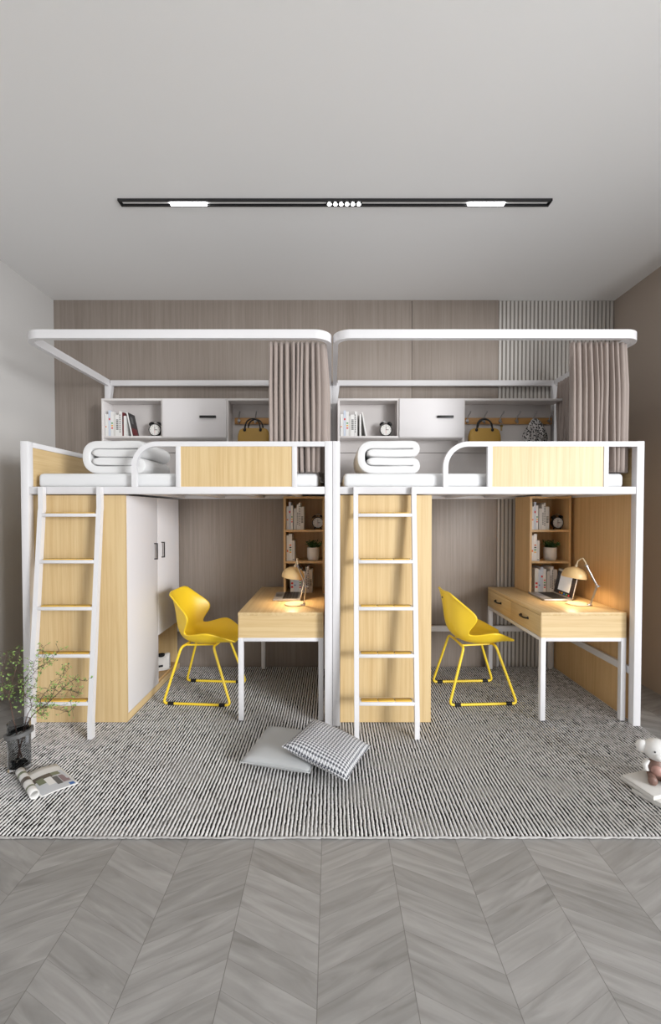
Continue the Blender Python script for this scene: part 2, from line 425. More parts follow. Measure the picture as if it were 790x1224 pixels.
# ------------------------------------------------------------------ loft bed (unit origin X0, all u coordinates are from there)
X0L, X0R, W = -2.0435, .0075, 2.05
Y1, Y2 = 2.755, 3.84
PW = .05
def make_bed(x0, canopy, label):
    t = thing('loft_bed', (x0+W/2, (Y1+Y2)/2, RT), label, 'loft bed', 'white metal loft beds')
    u = lambda v: x0+v
    wm = M['white']
    for px_ in (0, W-PW):
        b = MB(); b.box(u(px_)+.0005, u(px_+PW)-.0005, Y1, Y1+PW, RT, 1.903, wm, .003); b.build('post', None, t)
        b = MB(); b.box(u(px_)+.0005, u(px_+PW)-.0005, Y2-PW, Y2, RT, 2.60, wm, .003)
        b.build('post', None, t)
    b = MB(); b.box(u(PW), u(W-PW), Y1+.004, Y1+.044, 1.555, 1.604, wm, .003); b.build('front_rail', None, t)
    b = MB(); b.box(u(PW), u(W-PW), Y2-.044, Y2-.004, 1.555, 1.604, wm, .003); b.build('rear_rail', None, t)
    b = MB(); b.box(u(PW), u(W-PW), Y2-.044, Y2-.012, .345, .395, wm, .003); b.build('rear_crossbar', None, t)
    for xa in (.005, W-.045):
        b = MB(); b.box(u(xa), u(xa+.04), Y1+PW, Y2-PW, 1.555, 1.604, wm, .003)
        b.build('side_rail', None, t)
        b = MB(); b.box(u(xa), u(xa+.04), Y1+PW, Y2-PW, 1.868, 1.903, wm, .003); b.build('end_rail', None, t)
        if xa > 1: b = MB(); b.box(u(xa-.006), u(xa+.02), Y1+PW, Y2-PW, .345, .395, wm, .003); b.build('side_crossbar', None, t)
        b = MB(); b.box(u(xa+.012), u(xa+.03), Y1+PW, Y2-PW, 1.6, 1.87, M['birch_y']); b.build('end_panel', None, t)
    b = MB(); b.box(u(W-.028), u(W-.012), Y1+PW, Y2-PW, RT+.008, 1.555, M['oak']); b.build('side_panel', None, t)
    # guard rail: arched bar running to the far post
    b = MB(); zt = 1.884; r_ = .15; xl = .745
    pts = [(u(xl), Y1+.014, 1.60)]+[(x, Y1+.014, z) for x, z in arc(u(xl+r_), zt-r_, r_, 180, 90, 12)]+[(u(W-PW), Y1+.014, zt)]
    b.sweep(pts, (0, 1, 0), .032, .028, wm)
    for q in (1.02, 1.785): b.box(u(q), u(q+.032), Y1+.002, Y1+.026, 1.60, zt-.01, wm, .002)
    b.build('guard_rail', None, t)
    b = MB(); b.box(u(1.051), u(1.786), Y1+.007, Y1+.023, 1.603, zt-.015, M['birch']); b.build('guard_panel', None, t)
    # slatted base, seen from below
    b = MB()
    b.box(u(.05), u(W-.05), Y1+.05, Y2-.05, 1.585, 1.597, M['board'])
    for i in range(5): b.box(u(.3+i*.36), u(.36+i*.36), Y1+.05, Y2-.05, 1.562, 1.585, M['board'], .003)
    b.build('bed_base', None, t)
    # canopy frame with rounded front corners
    c0, c1 = canopy; zc = 2.601; rr = .10
    b = MB(); yf = Y1+.018
    p = [(u(c0+.02), Y2-.03, zc)]
    p += [(x, y, zc) for x, y in arc(u(c0+.0175+rr), yf+rr, rr, 180, 270, 10)]
    p += [(x, y, zc) for x, y in arc(u(c1-.0175-rr), yf+rr, rr, 270, 360, 10)]
    p += [(u(c1-.02), Y2-.03, zc)]
    b.sweep(p, (0, 0, 1), .035, .057, wm)
    b.build('canopy_frame', None, t)
    b = MB(); b.box(u(PW), u(W-PW), Y2-.045, Y2-.012, 2.575, 2.625, wm, .003); b.build('canopy_rear_bar', None, t)
    for s, e in ((0, 1), (W, -1)):                       # tapered gussets under the rear canopy corners
        b = MB(); xs = u(s); 
        b.prism([(xs+e*.049, 2.575), (xs+e*.066, 2.575), (xs+e*.062, 2.53), (xs+e*.049, 2.44)], Y2-.048, Y2-.012, wm); b.build('bracket', None, t)
    # ladder
    lad = MB()
    prof = [(2.738, 1.60), (2.738, 1.46), (2.733, 1.44), (2.612, .17), (2.608, .14), (2.608, RT)]
    for q in (.152, .531):
        lad.sweep([(u(q), y, z) for y, z in prof], (1, 0, 0), .034, .030, wm)
    lo = lad.build('ladder', None, t)
    for z in (1.42, 1.12, .823, .528, .235):
        yy = 2.733-(1.44-z)/(1.44-.17)*.121 if z < 1.44 else 2.733
        b = MB(); b.box(u(.167), u(.516), yy-.02, yy+.055, z-.014, z+.008, wm, .004); rg = b.build('rung', None, lo)
        b = MB()
        for k in range(3): b.box(u(.182+k*.107), u(.182+k*.107+.104), yy-.010, yy+.036, z+.0075, z+.0135, M['gold'], .002)
        b.box(u(.18), u(.504), yy+.012, yy+.02, z+.0075, z+.0138, M['ink_k'])
        tr = b.build('tread', None, lo); tr['label'] = 'golden wooden tread strip'
    return t
make_bed(X0L, (.004, 2.046), 'white metal loft bed on the left, beside the left wall')
make_bed(X0R, (.004, 2.046), 'white metal loft bed on the right, beside the slatted wall')

# mattress
def mattress(x0, label):
    b = MB(); b.box(x0+.075, x0+1.955, Y1+.052, Y2-.065, 1.597, 1.697, M['mattress'], .028, seg=4)
    o = b.build('mattress', None, None, loc=(x0+1.015, 3.3, 1.597))
    tag(o, label, 'mattress', 'white mattresses')
mattress(X0L, 'white mattress on the left loft bed'); mattress(X0R, 'white mattress on the right loft bed')

# folded quilt: one thick band folded back on itself
def quilt(cx, cy, label, w=.44, d=.46, th=.058, rz=0):
    b = MB(); t2 = th/2; H = 4*th
    l, r = -w/2, w/2
    z = [t2+th*k for k in range(4)]                     # layer heights
    path = []
    path += [(l+.072, z[2]), (r-th, z[2])]
    path += arc(r-th, z[2]+t2, t2, -90, 90, 8)[1:]       # upper fold on the right
    path += [(l+.14, z[3]), ]
    cxl, czl = l+.12, (z[3]+z[0])/2
    path += [(cxl-(.12-t2)*abs(math.cos(R(a)))**.8, czl+(z[3]-czl)*abs(math.sin(R(a)))**.8*(1 if a < 180 else -1)) for a in range(100, 261, 10)]
    path += [(l+.14, z[0]), (r-th, z[0])]
    path += arc(r-th, z[0]+t2, t2, -90, 90, 8)[1:]
    path += [(l+.072, z[1])]
    # resample
    P = [Vector((x, 0, zz)) for x, zz in path]; out = []
    for a, c in zip(P, P[1:]):
        n = max(1, int((c-a).length/.02))
        for k in range(n): out.append(a.lerp(c, k/n))
    out.append(P[-1])
    ns = 44; rows = []
    N = len(out)
    for i, p in enumerate(out):
        tn = (out[min(i+1, N-1)]-out[max(i-1, 0)]).normalized(); nn = Vector((-tn.z, 0, tn.x))
        endf = min(1, (min(i, N-1-i)+.3)/1.8)**.5
        row = []
        for k in range(ns):
            a = 2*PI*k/ns; ca, sa = math.cos(a), math.sin(a)
            yy = d/2*(abs(ca)**.14)*(1 if ca > 0 else -1); zz = (t2*.985)*(abs(sa)**.2)*(1 if sa > 0 else -1)*endf
            wv = .003*math.sin(yy*23+i*.4)+.002*noise.noise(Vector((p.x*12, yy*10, p.z*20)))
            q = p+nn*zz+Vector((0, yy, 0))+nn*wv*(.4)
            row.append((q.x, q.y, q.z))
        rows.append(row)
    vs = b.grid(rows, M['quilt'], closed_u=True)
    b.bm.faces.new(vs[0][::-1]).smooth = True; b.bm.faces.new(vs[-1]).smooth = True
    o = b.build('folded_quilt', None, None, local=True, loc=(cx, cy, 1.699), ang=180); o.rotation_euler = (0, 0, rz)
    tag(o, label, 'quilt', 'folded white quilts')
quilt(.395, 3.12, 'white quilt folded into a block on the right mattress')
quilt(-1.50, 3.12, 'white quilt folded into a block on the left mattress')

# curtain: pleated cloth round the front corner of the canopy
def curtain(x0, shift, label, seed):
    rnd = random.Random(seed)
    ztop, zbot = 2.574, 1.703
    xr = x0+1.992; xs = x0+1.60+shift; yf = Y1+.078; rc = .07
    # path
    path = []
    n1 = 260
    for i in range(n1): path.append((xs+(xr-rc-xs)*i/n1, yf, 0, -1))
    for i in range(30):
        a = R(-90+90*i/30); path.append((xr-rc+rc*math.cos(a), yf+rc+rc*math.sin(a), math.cos(a), math.sin(a)))
    y1 = 3.70
    for i in range(200): path.append((xr, yf+rc+(y1-yf-rc)*i/199, 1, 0))
    s = [0]
    for a, c in zip(path, path[1:]): s.append(s[-1]+math.hypot(c[0]-a[0], c[1]-a[1]))
    # pleat phases with uneven widths
    ph = []; cur = 0; k = 0; ws = [rnd.uniform(.026, .048) for _ in range(90)]; am = [rnd.uniform(.7, 1.15) for _ in range(92)]
    for v in s:
        while v > cur+ws[k]: cur += ws[k]; k += 1
        ph.append((k+(v-cur)/ws[k], k, (v-cur)/ws[k]))
    nz = 22; rows = []
    for j in range(nz+1):
        f = j/nz; z = ztop+(zbot-ztop)*f
        row = []
        for i, (x, y, nx, ny) in enumerate(path):
            p, kk, fr = ph[i]
            A = .042*(.5+.5*min(1, f*3))*(am[kk]*(1-fr)+am[kk+1]*fr)
            side = 2*abs(math.sin(PI*p+.25*math.sin(f*3+kk)))**.75-1
            off = A*side
            tshift = -.004*math.sin(2*PI*p)*min(1, f*2)+.006*math.sin(kk*1.7+f*2.6)*f
            tx, ty = -ny, nx
            row.append((x+nx*off+tx*tshift, y+ny*off+ty*tshift, z))
        rows.append(row)
    t = thing('bed_curtain', (x0+1.9, yf+.1, zbot), label, 'curtain', 'taupe bed curtains')
    b = MB(); b.grid(rows, M['curtain']); b.build('cloth', None, t, solid=.003, ang=180)
    b = MB()
    hem = []
    for zz, o_ in ((zbot+.05, .0022), (zbot+.046, .0022)):
        hem.append([])
        for (x, y, z), (px_, py_, nx, ny) in zip(rows[-2], path): hem[-1].append((x+nx*.0022, y+ny*.0022, zz))
    b.grid(hem, M['curtain']); b.build('hem', None, t, ang=180)
curtain(X0L, .022, 'pleated taupe curtain hanging from the left bed canopy', 3)
curtain(X0R, .0, 'pleated taupe curtain hanging from the right bed canopy', 8)

# ------------------------------------------------------------------ wardrobe with shoe cubby
def wardrobe(x0, label, group):
    u = lambda v: x0+v
    t = thing('wardrobe', (u(.36), 3.3, RT), label, 'wardrobe', group)
    ya, yb, zt = 2.803, 3.785, 1.55
    z0 = RT+.002
    b = MB()
    b.box(u(.052), u(.665), ya, ya+.018, z0, zt, M['birch'])            # end board facing the room
    b.box(u(.052), u(.645), yb-.018, yb, z0, zt, M['birch'])
    b.box(u(.052), u(.07), ya+.018, yb-.018, z0, zt, M['birch'])
    b.box(u(.07), u(.645), ya+.018, yb-.018, zt-.018, zt, M['birch_x'])
    b.box(u(.07), u(.645), 3.318, 3.334, z0, zt-.018, M['birch'])
    b.box(u(.07), u(.645), 3.334, yb-.018, .45, .466, M['birch_y'])
    b.box(u(.07), u(.645), ya+.018, yb-.018, .062, .078, M['oak'])
    b.build('body', None, t)
    b = MB(); b.box(u(.64), u(.665), ya+.018, yb, z0, .064, M['birch_y'], .001); b.build('plinth', None, t)
    for y0, y1, zb, hy in ((ya+.018, 3.322, .068, 3.262), (3.326, yb, .452, 3.40)):
        b = MB(); b.box(u(.647), u(.665), y0, y1, zb, zt-.002, M['door'], .0015); d = b.build('door', None, t)
        b = MB(); hx = u(.665)
        b.sweep([(hx-.002, hy, 1.19), (hx+.022, hy, 1.19), (hx+.022, hy, 1.07), (hx-.002, hy, 1.07)], (0, 1, 0), .007, .010, M['black'])
        b.build('handle', None, d)
    return t
wr = wardrobe(X0R, 'birch and white wardrobe under the right loft bed, behind its ladder', 'birch and white wardrobes')
dup(wr, X0L-X0R-.003, 'birch and white wardrobe under the left loft bed, behind its ladder')
# shoe in the left cubby
def shoe(x, y, z, label, rz):
    t = thing('sneaker', (x, y, z), label, 'shoe', None, rz)
    b = MB(); rows = []
    L_ = .25
    for i in range(13):
        f = i/12; xx = -L_/2+L_*f; w = .034+.012*math.sin(PI*min(1, f*1.1))*(1 if f < .9 else .8); hh = .085-.04*max(0, (f-.35)/.65)+.02*(1-min(1, f*4))
        w *= (min(1, (f+.06)*6)*min(1, (1.06-f)*6))**.5
        rows.append([(xx, w*math.cos(a), .018+max(0, math.sin(a))*hh*(1 if f > .02 else .9) if math.sin(a) > 0 else .018) for a in [2*PI*k/16 for k in range(16)]])
    b.grid(rows, M['shoe'], closed_u=True); 
    vs = b.bm.verts; b.build('upper', None, t, local=True, sub=1)
    b = MB(); b.ico((0, 0, .011), 1, M['shoe'], (L_/2+.006, .047, .012)); b.build('sole', None, t, local=True)
    b = MB(); b.ico((-.06, 0, .094), 1, M['rubber'], (.045, .024, .016)); b.build('opening', None, t, local=True)
    b = MB(); b.sweep([(-.08, -.043, .04), (-.03, -.046, .035), (.02, -.046, .05)], (0, 1, 0), .012, .004, M['ink_k']); b.build('stripe', None, t, local=True)
    b = MB(); b.sweep([(-.08, .043, .04), (-.03, .046, .035), (.02, .046, .05)], (0, 1, 0), .012, .004, M['ink_k']); b.build('stripe', None, t, local=True)
shoe(-1.512, 3.555, .079, 'white sneaker with black opening in the open cubby of the left wardrobe', R(187))
bpy.data.objects['sneaker'].scale = (1, 1.05, 1.35)
# hidden twin in the right cubby is outside the camera's sight and left out

# ------------------------------------------------------------------ desk
def desk(x0, label):
    u = lambda v: x0+v; ya, yb = 2.815, 3.78; xa, xb = 1.412, 1.99; zt = .757
    t = thing('desk', (u(1.7), 3.3, RT), label, 'desk', 'birch desks with white legs')
    b = MB(); b.box(u(xa), u(xb), ya, yb, zt-.022, zt, M['birch_y'], .0015); b.build('desktop', None, t)
    b = MB()
    b.box(u(xa)+.004, u(xb), ya+.002, ya+.020, .585, zt-.022, M['birch_x']); b.box(u(xa)+.02, u(xb), yb-.02, yb-.002, .585, zt-.022, M['birch_x'])
    b.box(u(xb)-.018, u(xb), ya+.02, yb-.02, .585, zt-.022, M['birch_y']); b.box(u(xa)+.02, u(xb)-.018, ya+.02, yb-.02, .585, .60, M['birch_y'])
    b.build('apron', None, t)
    ym = (ya+yb)/2
    for y0, y1 in ((ya+.004, ym-.0015), (ym+.0015, yb-.004)):
        b = MB(); b.box(u(xa), u(xa)+.018, y0, y1, .588, zt-.024, M['birch_y'], .001); d = b.build('drawer', None, t)
        yc = (y0+y1)/2; hx = u(xa); z = .672
        b = MB(); b.tube([(hx, yc-.055, z), (hx-.014, yc-.052, z), (hx-.022, yc-.03, z-.002), (hx-.022, yc+.03, z-.002), (hx-.014, yc+.052, z), (hx, yc+.055, z)], .006, M['black'])
        for q in (-.053, .053): b.cyl((hx-.004, yc+q, z), (hx+.002, yc+q, z), .010, m=M['black'])
        b.build('handle', None, d)
    b = MB()
    for y0 in (ya, yb-.034): b.box(u(xa)+.034, u(xb)-.034, y0, y0+.03, .560, .585, M['white'], .002)
    for xx in (xa, xb-.034): b.box(u(xx), u(xx)+.034, ya+.034, yb-.034, .560, .585, M['white'], .002)
    b.build('frame', None, t)
    for xx in (xa, xb-.034):
        for y0 in (ya, yb-.034):
            b = MB(); b.box(u(xx), u(xx)+.034, y0, y0+.034, RT+.006, .585, M['white'], .002); lg = b.build('leg', None, t)
            b = MB(); b.cyl((u(xx)+.017, y0+.017, RT), (u(xx)+.017, y0+.017, RT+.007), .015, m=M['rubber']); b.build('foot', None, lg)
    return t
dk = desk(X0R, 'birch desk with white metal legs under the right loft bed'); dup(dk, X0L-X0R, 'birch desk with white metal legs under the left loft bed')
DZ = .758
# bookcase on the desk
HZ = [DZ, 1.008, 1.27, 1.548]
def bookcase(x0, label):
    u = lambda v: x0+v; xa, xb = 1.645, 1.988; ya, yb = 3.48, 3.76; T = .018
    t = thing('desk_bookcase', (u(1.82), 3.6, DZ), label, 'bookcase', 'desktop bookcases')
    b = MB()
    b.box(u(xa), u(xa+T), ya, yb, DZ, HZ[3]+T, M['oak']); b.box(u(xb-T), u(xb), ya, yb, DZ, HZ[3]+T, M['oak'])
    b.box(u(xa+T), u(xb-T), ya, yb, HZ[3], HZ[3]+T, M['oak'])
    b.build('frame', None, t)
    for z in (HZ[1], HZ[2]):
        b = MB(); b.box(u(xa+T), u(xb-T), ya+.004, yb-.008, z, z+T, M['oak']); b.build('shelf', None, t)
    b = MB(); b.box(u(xa+T), u(xb-T), yb-.008, yb, DZ, HZ[3], M['oak']); b.build('back_panel', None, t)
    return t
bc = bookcase(X0R, 'honey wood bookcase with three cubbies standing on the right desk'); dup(bc, X0L-X0R, 'honey wood bookcase with three cubbies standing on the left desk')

# ------------------------------------------------------------------ wall shelf cabinet above each bed
def cabinet(x0, label):
    u = lambda v: x0+v; ya, yb = 3.625, 3.785; bd = M['board']
    t = thing('wall_cabinet', (u(1.0), 3.7, 1.7), label, 'shelf cabinet', 'white cabinets above the beds')
    xa, xb = .047, 1.985; zt = 2.415; zs = 2.075; T = .018
    b = MB()
    b.box(u(xa), u(xb), ya, yb, zt-T, zt, bd, .001)
    b.box(u(xa), u(xa+T), ya, yb, 1.705, zt-T, bd, .001)
    b.box(u(xa+T), u(1.125), ya, yb, zs, zs+T, bd, .001)
    b.box(u(.562), u(.58), ya, yb, zs+T, zt-T, bd, .001)
    b.box(u(1.125), u(1.143), ya, yb, 2.02, zt-T, bd, .001)
    b.build('carcass', None, t)
    b = MB(); b.box(u(xa+T), u(1.96), yb-.012, yb, 1.97, zt-T, M['backb']); b.box(u(xa+T), u(1.96), yb-.006, yb, 1.70, 1.966, M['backb']); b.build('back_panel', None, t)
    b = MB(); b.box(u(.578), u(1.127), ya-.014, ya+.002, zs+.004, zt-.004, M['door'], .0015); d = b.build('door', None, t)
    b = MB(); b.box(u(.90), u(1.04), ya-.030, ya-.014, 2.243, 2.263, M['black'], .003); b.build('handle', None, d)
    b = MB(); b.box(u(1.165), u(1.965), yb-.028, yb-.012, 2.222, 2.278, M['strip'], .001); hb = b.build('hook_board', None, t)
    for hx in (1.205, 1.352, 1.498, 1.645, 1.79, 1.935):
        b = MB(); x = u(hx); y = yb-.028
        b.cyl((x, y, 2.25), (x, y-.012, 2.25), .013, m=M['steel'], seg=14)
        b.tube([(x, y-.008, 2.25), (x+.002, y-.014, 2.275), (x+.006, y-.022, 2.295), (x+.012, y-.038, 2.305), (x+.016, y-.046, 2.32)], .004, M['steel'])
        b.tube([(x, y-.008, 2.247), (x, y-.022, 2.225), (x, y-.036, 2.226), (x, y-.042, 2.24)], .004, M['steel'])
        b.ico((x+.016, y-.046, 2.322), .006, M['steel'], seg=8); b.build('coat_hook', None, hb)
    return t
cb = cabinet(X0R, 'white cabinet with door, cubby and coat hooks on the back of the right loft bed')
dup(cb, X0L-X0R+.014, 'white cabinet with door, cubby and coat hooks on the back of the left loft bed')

# ------------------------------------------------------------------ chairs
def chair(cx, cy, rz, label):
    t = thing('chair', (cx, cy, RT), label, 'chair', 'yellow plastic chairs', rz)
    # rows: (centre x,z ; mid x,z,y ; edge x,z,y)
    rows = [
        (-.240, .816, -.232, .824, .095, -.215, .806, .160),
        (-.230, .735, -.205, .738, .115, -.125, .730, .200),
        (-.222, .650, -.185, .655, .130, -.030, .655, .242),
        (-.207, .575, -.185, .575, .115, -.068, .585, .208),
        (-.180, .490, -.162, .495, .105, -.108, .512, .172),
        (-.110, .435, -.095, .440, .110, -.050, .512, .195),
        (.010, .425, .012, .428, .125, .022, .530, .222),
        (.100, .430, .100, .432, .135, .100, .548, .244),
        (.195, .443, .195, .445, .110, .195, .500, .188),
        (.262, .436, .262, .438, .080, .275, .455, .135)]
    g = []
    for c1, c2, m1, m2, m3, e1, e2, e3 in rows:
        r = [(e1, -e3, e2)]
        r += [((m1*.45+e1*.55), -(m3*.4+e3*.6), (m2*.62+e2*.38)), (m1, -m3, m2), (c1, 0, c2), (m1, m3, m2), ((m1*.45+e1*.55), (m3*.4+e3*.6), (m2*.62+e2*.38)), (e1, e3, e2)]
        g.append(r)
    b = MB(); b.grid(g, M['yellow'])
    sh = b.build('seat_shell', None, t, local=True, ang=180)
    md = sh.modifiers.new('sub', 'SUBSURF'); md.levels = 3; md.render_levels = 3
    md = sh.modifiers.new('solid', 'SOLIDIFY'); md.thickness = .012; md.offset = 0
    # crease the outline so the corners stay crisp
    me = sh.data; cr = me.attributes.new('crease_edge', 'FLOAT', 'EDGE')
    cnt = {}
    for p in me.polygons:
        for ek in p.edge_keys: cnt[ek] = cnt.get(ek, 0)+1
    for i, e in enumerate(me.edges): cr.data[i].value = .9 if cnt[tuple(sorted(e.vertices))] == 1 else 0
    # raised rib across the back shell
    b = MB(); b.cyl((-.238, .0, .76), (-.222, .0, .76), .008, m=M['ring'], seg=12); b.build('screw_cap', None, t, local=True)
    r = .0095
    for s in (-1, 1):
        y0 = s*.165; y1 = s*.21
        def cor(a, c, e, n=5, k=.035):
            a, c, e = Vector(a), Vector(c), Vector(e); p = c+(a-c).normalized()*k; q = c+(e-c).normalized()*k
            return [p.lerp(c, i/n).lerp(c.lerp(q, i/n), i/n) for i in range(n+1)]
        A = (-.02, s*.10, .405); B = (-.125, y0, .415); C = (-.245, y1, r); D = (.262, y1, r); E_ = (.120, y0, .425); F = (.02, s*.10, .405)
        pts = [Vector((-.115, s*.06, .412))]+cor((-.115, s*.06, .412), B, C)+cor(B, C, D)+cor(C, D, E_)+cor(D, E_, (.12, s*.06, .418))+[Vector((.12, s*.06, .418))]
        b = MB(); b.tube(pts, r, M['yframe'], 12); fr = b.build('sled_frame', None, t, local=True)
        for q in (-.185, .20):
            b = MB(); b.cyl((q-.022, y1, r+.0005), (q+.022, y1, r+.0005), r+.003, m=M['rubber'], seg=14); b.build('foot_cap', None, fr, local=True)
    b = MB()
    for q, z in ((-.115, .412), (.12, .418)): b.tube([(q, -.07, z), (q, .07, z)], r, M['yframe'], 12)
    for yy in (-.10, .10): b.tube([(-.12, yy, .412), (.125, yy, .42)], .007, M['yframe'], 10)
    b.build('cross_bar', None, t, local=True)
    return t
chair(1.100, 3.262, R(3), 'yellow plastic chair on a yellow sled frame at the right desk')
chair(-.985, 3.262, R(-4), 'yellow plastic chair on a yellow sled frame at the left desk')

# ------------------------------------------------------------------ books
ORD = ['first', 'second', 'third', 'fourth', 'fifth', 'sixth', 'seventh', 'eighth', 'ninth', 'tenth']
CN = {'cover_w': 'white', 'cover_b': 'bluish white', 'cover_g': 'pale grey', 'cover_r': 'dark red', 'cover_k': 'black'}
def book(x, z, yf, w, h, cov, marks, label, group, lean=0, depth=.15, art=False):
    """standing book, spine to the front, lower left corner at x"""
    t = thing('book', (x+w/2, yf+depth/2, z), label, 'book', group)
    c = M[cov]; cv = .0015 if w < .012 else .002
    mx = Matrix.Translation(Vector((w/2, 0, 0))) @ Matrix.Rotation(-R(lean), 4, 'Y') @ Matrix.Translation(Vector((-w/2, 0, 0))) if False else Matrix.Translation((-w/2, 0, 0)) @ Matrix.Rotation(-R(lean), 4, 'Y') @ Matrix.Translation((w/2, 0, 0))
    b = MB(); d = depth/2
    b.box(-w/2, -w/2+cv, -d, d, 0, h, c, mx=mx); b.box(w/2-cv, w/2, -d, d, 0, h, M['cover_k'] if art else c, mx=mx); b.box(-w/2, w/2, -d-.001, -d+.002, 0, h, c, mx=mx)
    if art:
        b.box(w/2-.0005, w/2+.0006, -d+.01, d-.02, h*.05, h*.35, M['cover_r'], mx=mx); b.box(w/2-.0005, w/2+.0006, -d+.03, d-.06, h*.55, h*.85, M['ring'], mx=mx)
    for kind, z0, z1 in marks:
        mm = M['ink_'+kind]; b.box(-w*.3, w*.3, -d-.0018, -d-.0005, h*z0, h*z1, mm, mx=mx)
    b.build('cover', None, t, local=True)
    b = MB(); b.box(-w/2+cv, w/2-cv, -d+.002, d-.004, .003, h-.003, M['paper'], mx=mx); b.build('pages', None, t, local=True)
def dots(k, a, bb, n):
    r = []
    for i in range(n):
        z = a+(bb-a)*i/n; r.append((k[i % len(k)], z, z+(bb-a)/n*.55))
    return r
TOPSET = [(.019, .195, 'cover_w', dots('o', .4, .5, 1)), (.018, .232, 'cover_b', dots('r', .6, .74, 1)), (.019, .203, 'cover_w', dots('ryg', .3, .6, 3)),
          (.006, 0, None, None), (.024, .178, 'cover_g', []), (.017, .212, 'cover_w', dots('k', .2, .7, 8)), (.014, .226, 'cover_w', dots('k', .15, .9, 12)), (.031, .192, 'cover_g', dots('k', .3, .6, 6))]
MIDSET = [(.019, .215, 'cover_w', dots('o', .35, .5, 1)), (.028, .226, 'cover_w', dots('ygko', .3, .65, 4)), (.023, .172, 'cover_g', dots('k', .05, .1, 1))]
LOWSET = [(.030, .205, 'cover_g', dots('r', .2, .5, 2)), (.018, .196, 'cover_b', dots('b', .3, .4, 1)), (.023, .215, 'cover_b', dots('r', .60, .74, 1)), (.024, .20, 'cover_w', dots('rkg', .2, .6, 4)),
          (.006, 0, None, None), (.027, .182, 'cover_g', []), (.014, .214, 'cover_w', dots('k', .2, .7, 8)), (.014, .222, 'cover_w', dots('k', .15, .9, 12)), (.031, .195, 'cover_g', dots('k', .3, .6, 6))]
for x0, side in ((X0L, 'left'), (X0R, 'right')):
    for st, z, where, sx in ((TOPSET, HZ[2]+.018, 'top', 1.668), (MIDSET, HZ[1]+.018, 'middle', 1.668), (LOWSET, DZ, 'bottom', 1.700)):
        x = x0+sx; k = 0
        for i, (w, h, cov, mk) in enumerate(st):
            if cov is None: x += w; continue
            book(x, z, 3.50, w-.001, h, cov, mk, '%s book, %s from the left in the %s cubby of the %s desk bookcase' % (CN[cov], ORD[k], where, side), 'books in the %s desk bookcase' % side)
            x += w; k += 1
    # cabinet above the bed
    sL = [(.016, .190, 'cover_w', dots('o', .4, .5, 1), 0), (.012, .190, 'cover_w', [], 0), (.020, .222, 'cover_b', dots('r', .62, .76, 1), 0), (.026, .212, 'cover_w', dots('ryg', .3, .6, 3), 0), (.014, .178, 'cover_g', [], 0), (.034, .185, 'cover_w', dots('k', .3, .8, 8), 0), (.013, .215, 'cover_w', dots('k', .15, .9, 9), 0), (.013, .212, 'cover_w', [], 0)]
    if side == 'left': sL += [(.013, .205, 'cover_r', dots('k', .5, .9, 2), 0), (.021, .175, 'cover_w', [], 0), (.012, .208, 'cover_w', [], -12)]
    else: sL += [(.018, .0, None, None, 0), (.016, .190, 'cover_w', [], 0), (.012, .208, 'cover_w', [], -10)]
    x = x0+.071+(.014 if side == 'left' else 0); k = 0
    for i, (w, h, cov, mk, ln) in enumerate(sL):
        if cov is None: x += w; continue
        nm = ('leaning white book with a dark photo cover' if side == 'left' else 'leaning white book with a dark back') if ln else CN[cov]+' book'
        lab = '%s, rightmost in the cubby above the %s bed' % (nm, side) if ln else '%s, %s from the left in the cubby above the %s bed' % (nm, ORD[k], side)
        if ln: x += h*math.sin(R(-ln))*1.0+.002
        book(x, 2.0935, 3.64, w-.001, h, cov, mk, lab, 'books in the cubby above the %s bed' % side, lean=ln*-1 if False else -ln, depth=.13, art=bool(ln))
        x += w; k += 1

# ------------------------------------------------------------------ alarm clocks
def clock(x, y, z, label, r=.05, rz=0):
    t = thing('alarm_clock', (x, y, z), label, 'alarm clock', 'black twin bell alarm clocks', rz); c = r*1.12
    b = MB()
    mx = Matrix.Rotation(PI/2, 4, 'X')
    b.lathe([(0, -.022), (r*.8, -.022), (r*.98, -.012), (r, .0), (r*.98, .016), (r*.9, .02), (r*.86, .014)], (0, 0, c), M['black'], 36, mx)
    b.build('case', None, t, local=True)
    b = MB(); b.lathe([(0, .013), (r*.87, .013)], (0, 0, c), M['dial'], 36, mx); dl = b.build('dial', None, t, local=True)
    b = MB()
    b.box(-.0015, .0015, -.016, -.0145, c-.005, c+r*.55, M['black']); b.box(-.003, r*.42, -.016, -.0145, c-.002, c+.002, M['black']); b.box(-.0007, .0007, -.0165, -.016, c-r*.6, c+.004, M['ink_r'])
    for k in range(12):
        a = k*PI/6; b.box(-.0012, .0012, -.0148, -.0135, r*.66, r*.78, M['black'], mx=Matrix.Translation((0, 0, c)) @ Matrix.Rotation(a, 4, 'Y'))
    b.build('hands', None, dl, local=True)
    for s in (-1, 1):
        b = MB(); m_ = Matrix.Translation((s*r*.58, 0, c+r*.92)) @ Matrix.Rotation(s*R(35), 4, 'Y')
        b.lathe([(r*.42, 0), (r*.40, r*.16), (r*.28, r*.30), (0, r*.36)], (0, 0, 0), M['black'], 20, m_); b.build('bell', None, t, local=True)
        b = MB(); b.cyl((s*r*.62, 0, 0), (s*r*.45, 0, c-r*.75), .005, .006, M['black'], 10); b.build('foot', None, t, local=True)
    b = MB(); b.tube([(x_, 0, z_) for x_, z_ in arc(0, c+r*1.05, r*.42, 10, 170, 10)], .0028, M['steel'], 8); b.build('handle', None, t, local=True)
clock(-1.545, 3.69, 2.0935, 'black twin bell alarm clock in the cubby above the left bed', .055)
clock(.478, 3.69, 2.0935, 'black twin bell alarm clock in the cubby above the right bed', .055)
clock(-.115, 3.58, HZ[2]+.0185, 'black twin bell alarm clock in the top cubby of the left desk bookcase', .05)
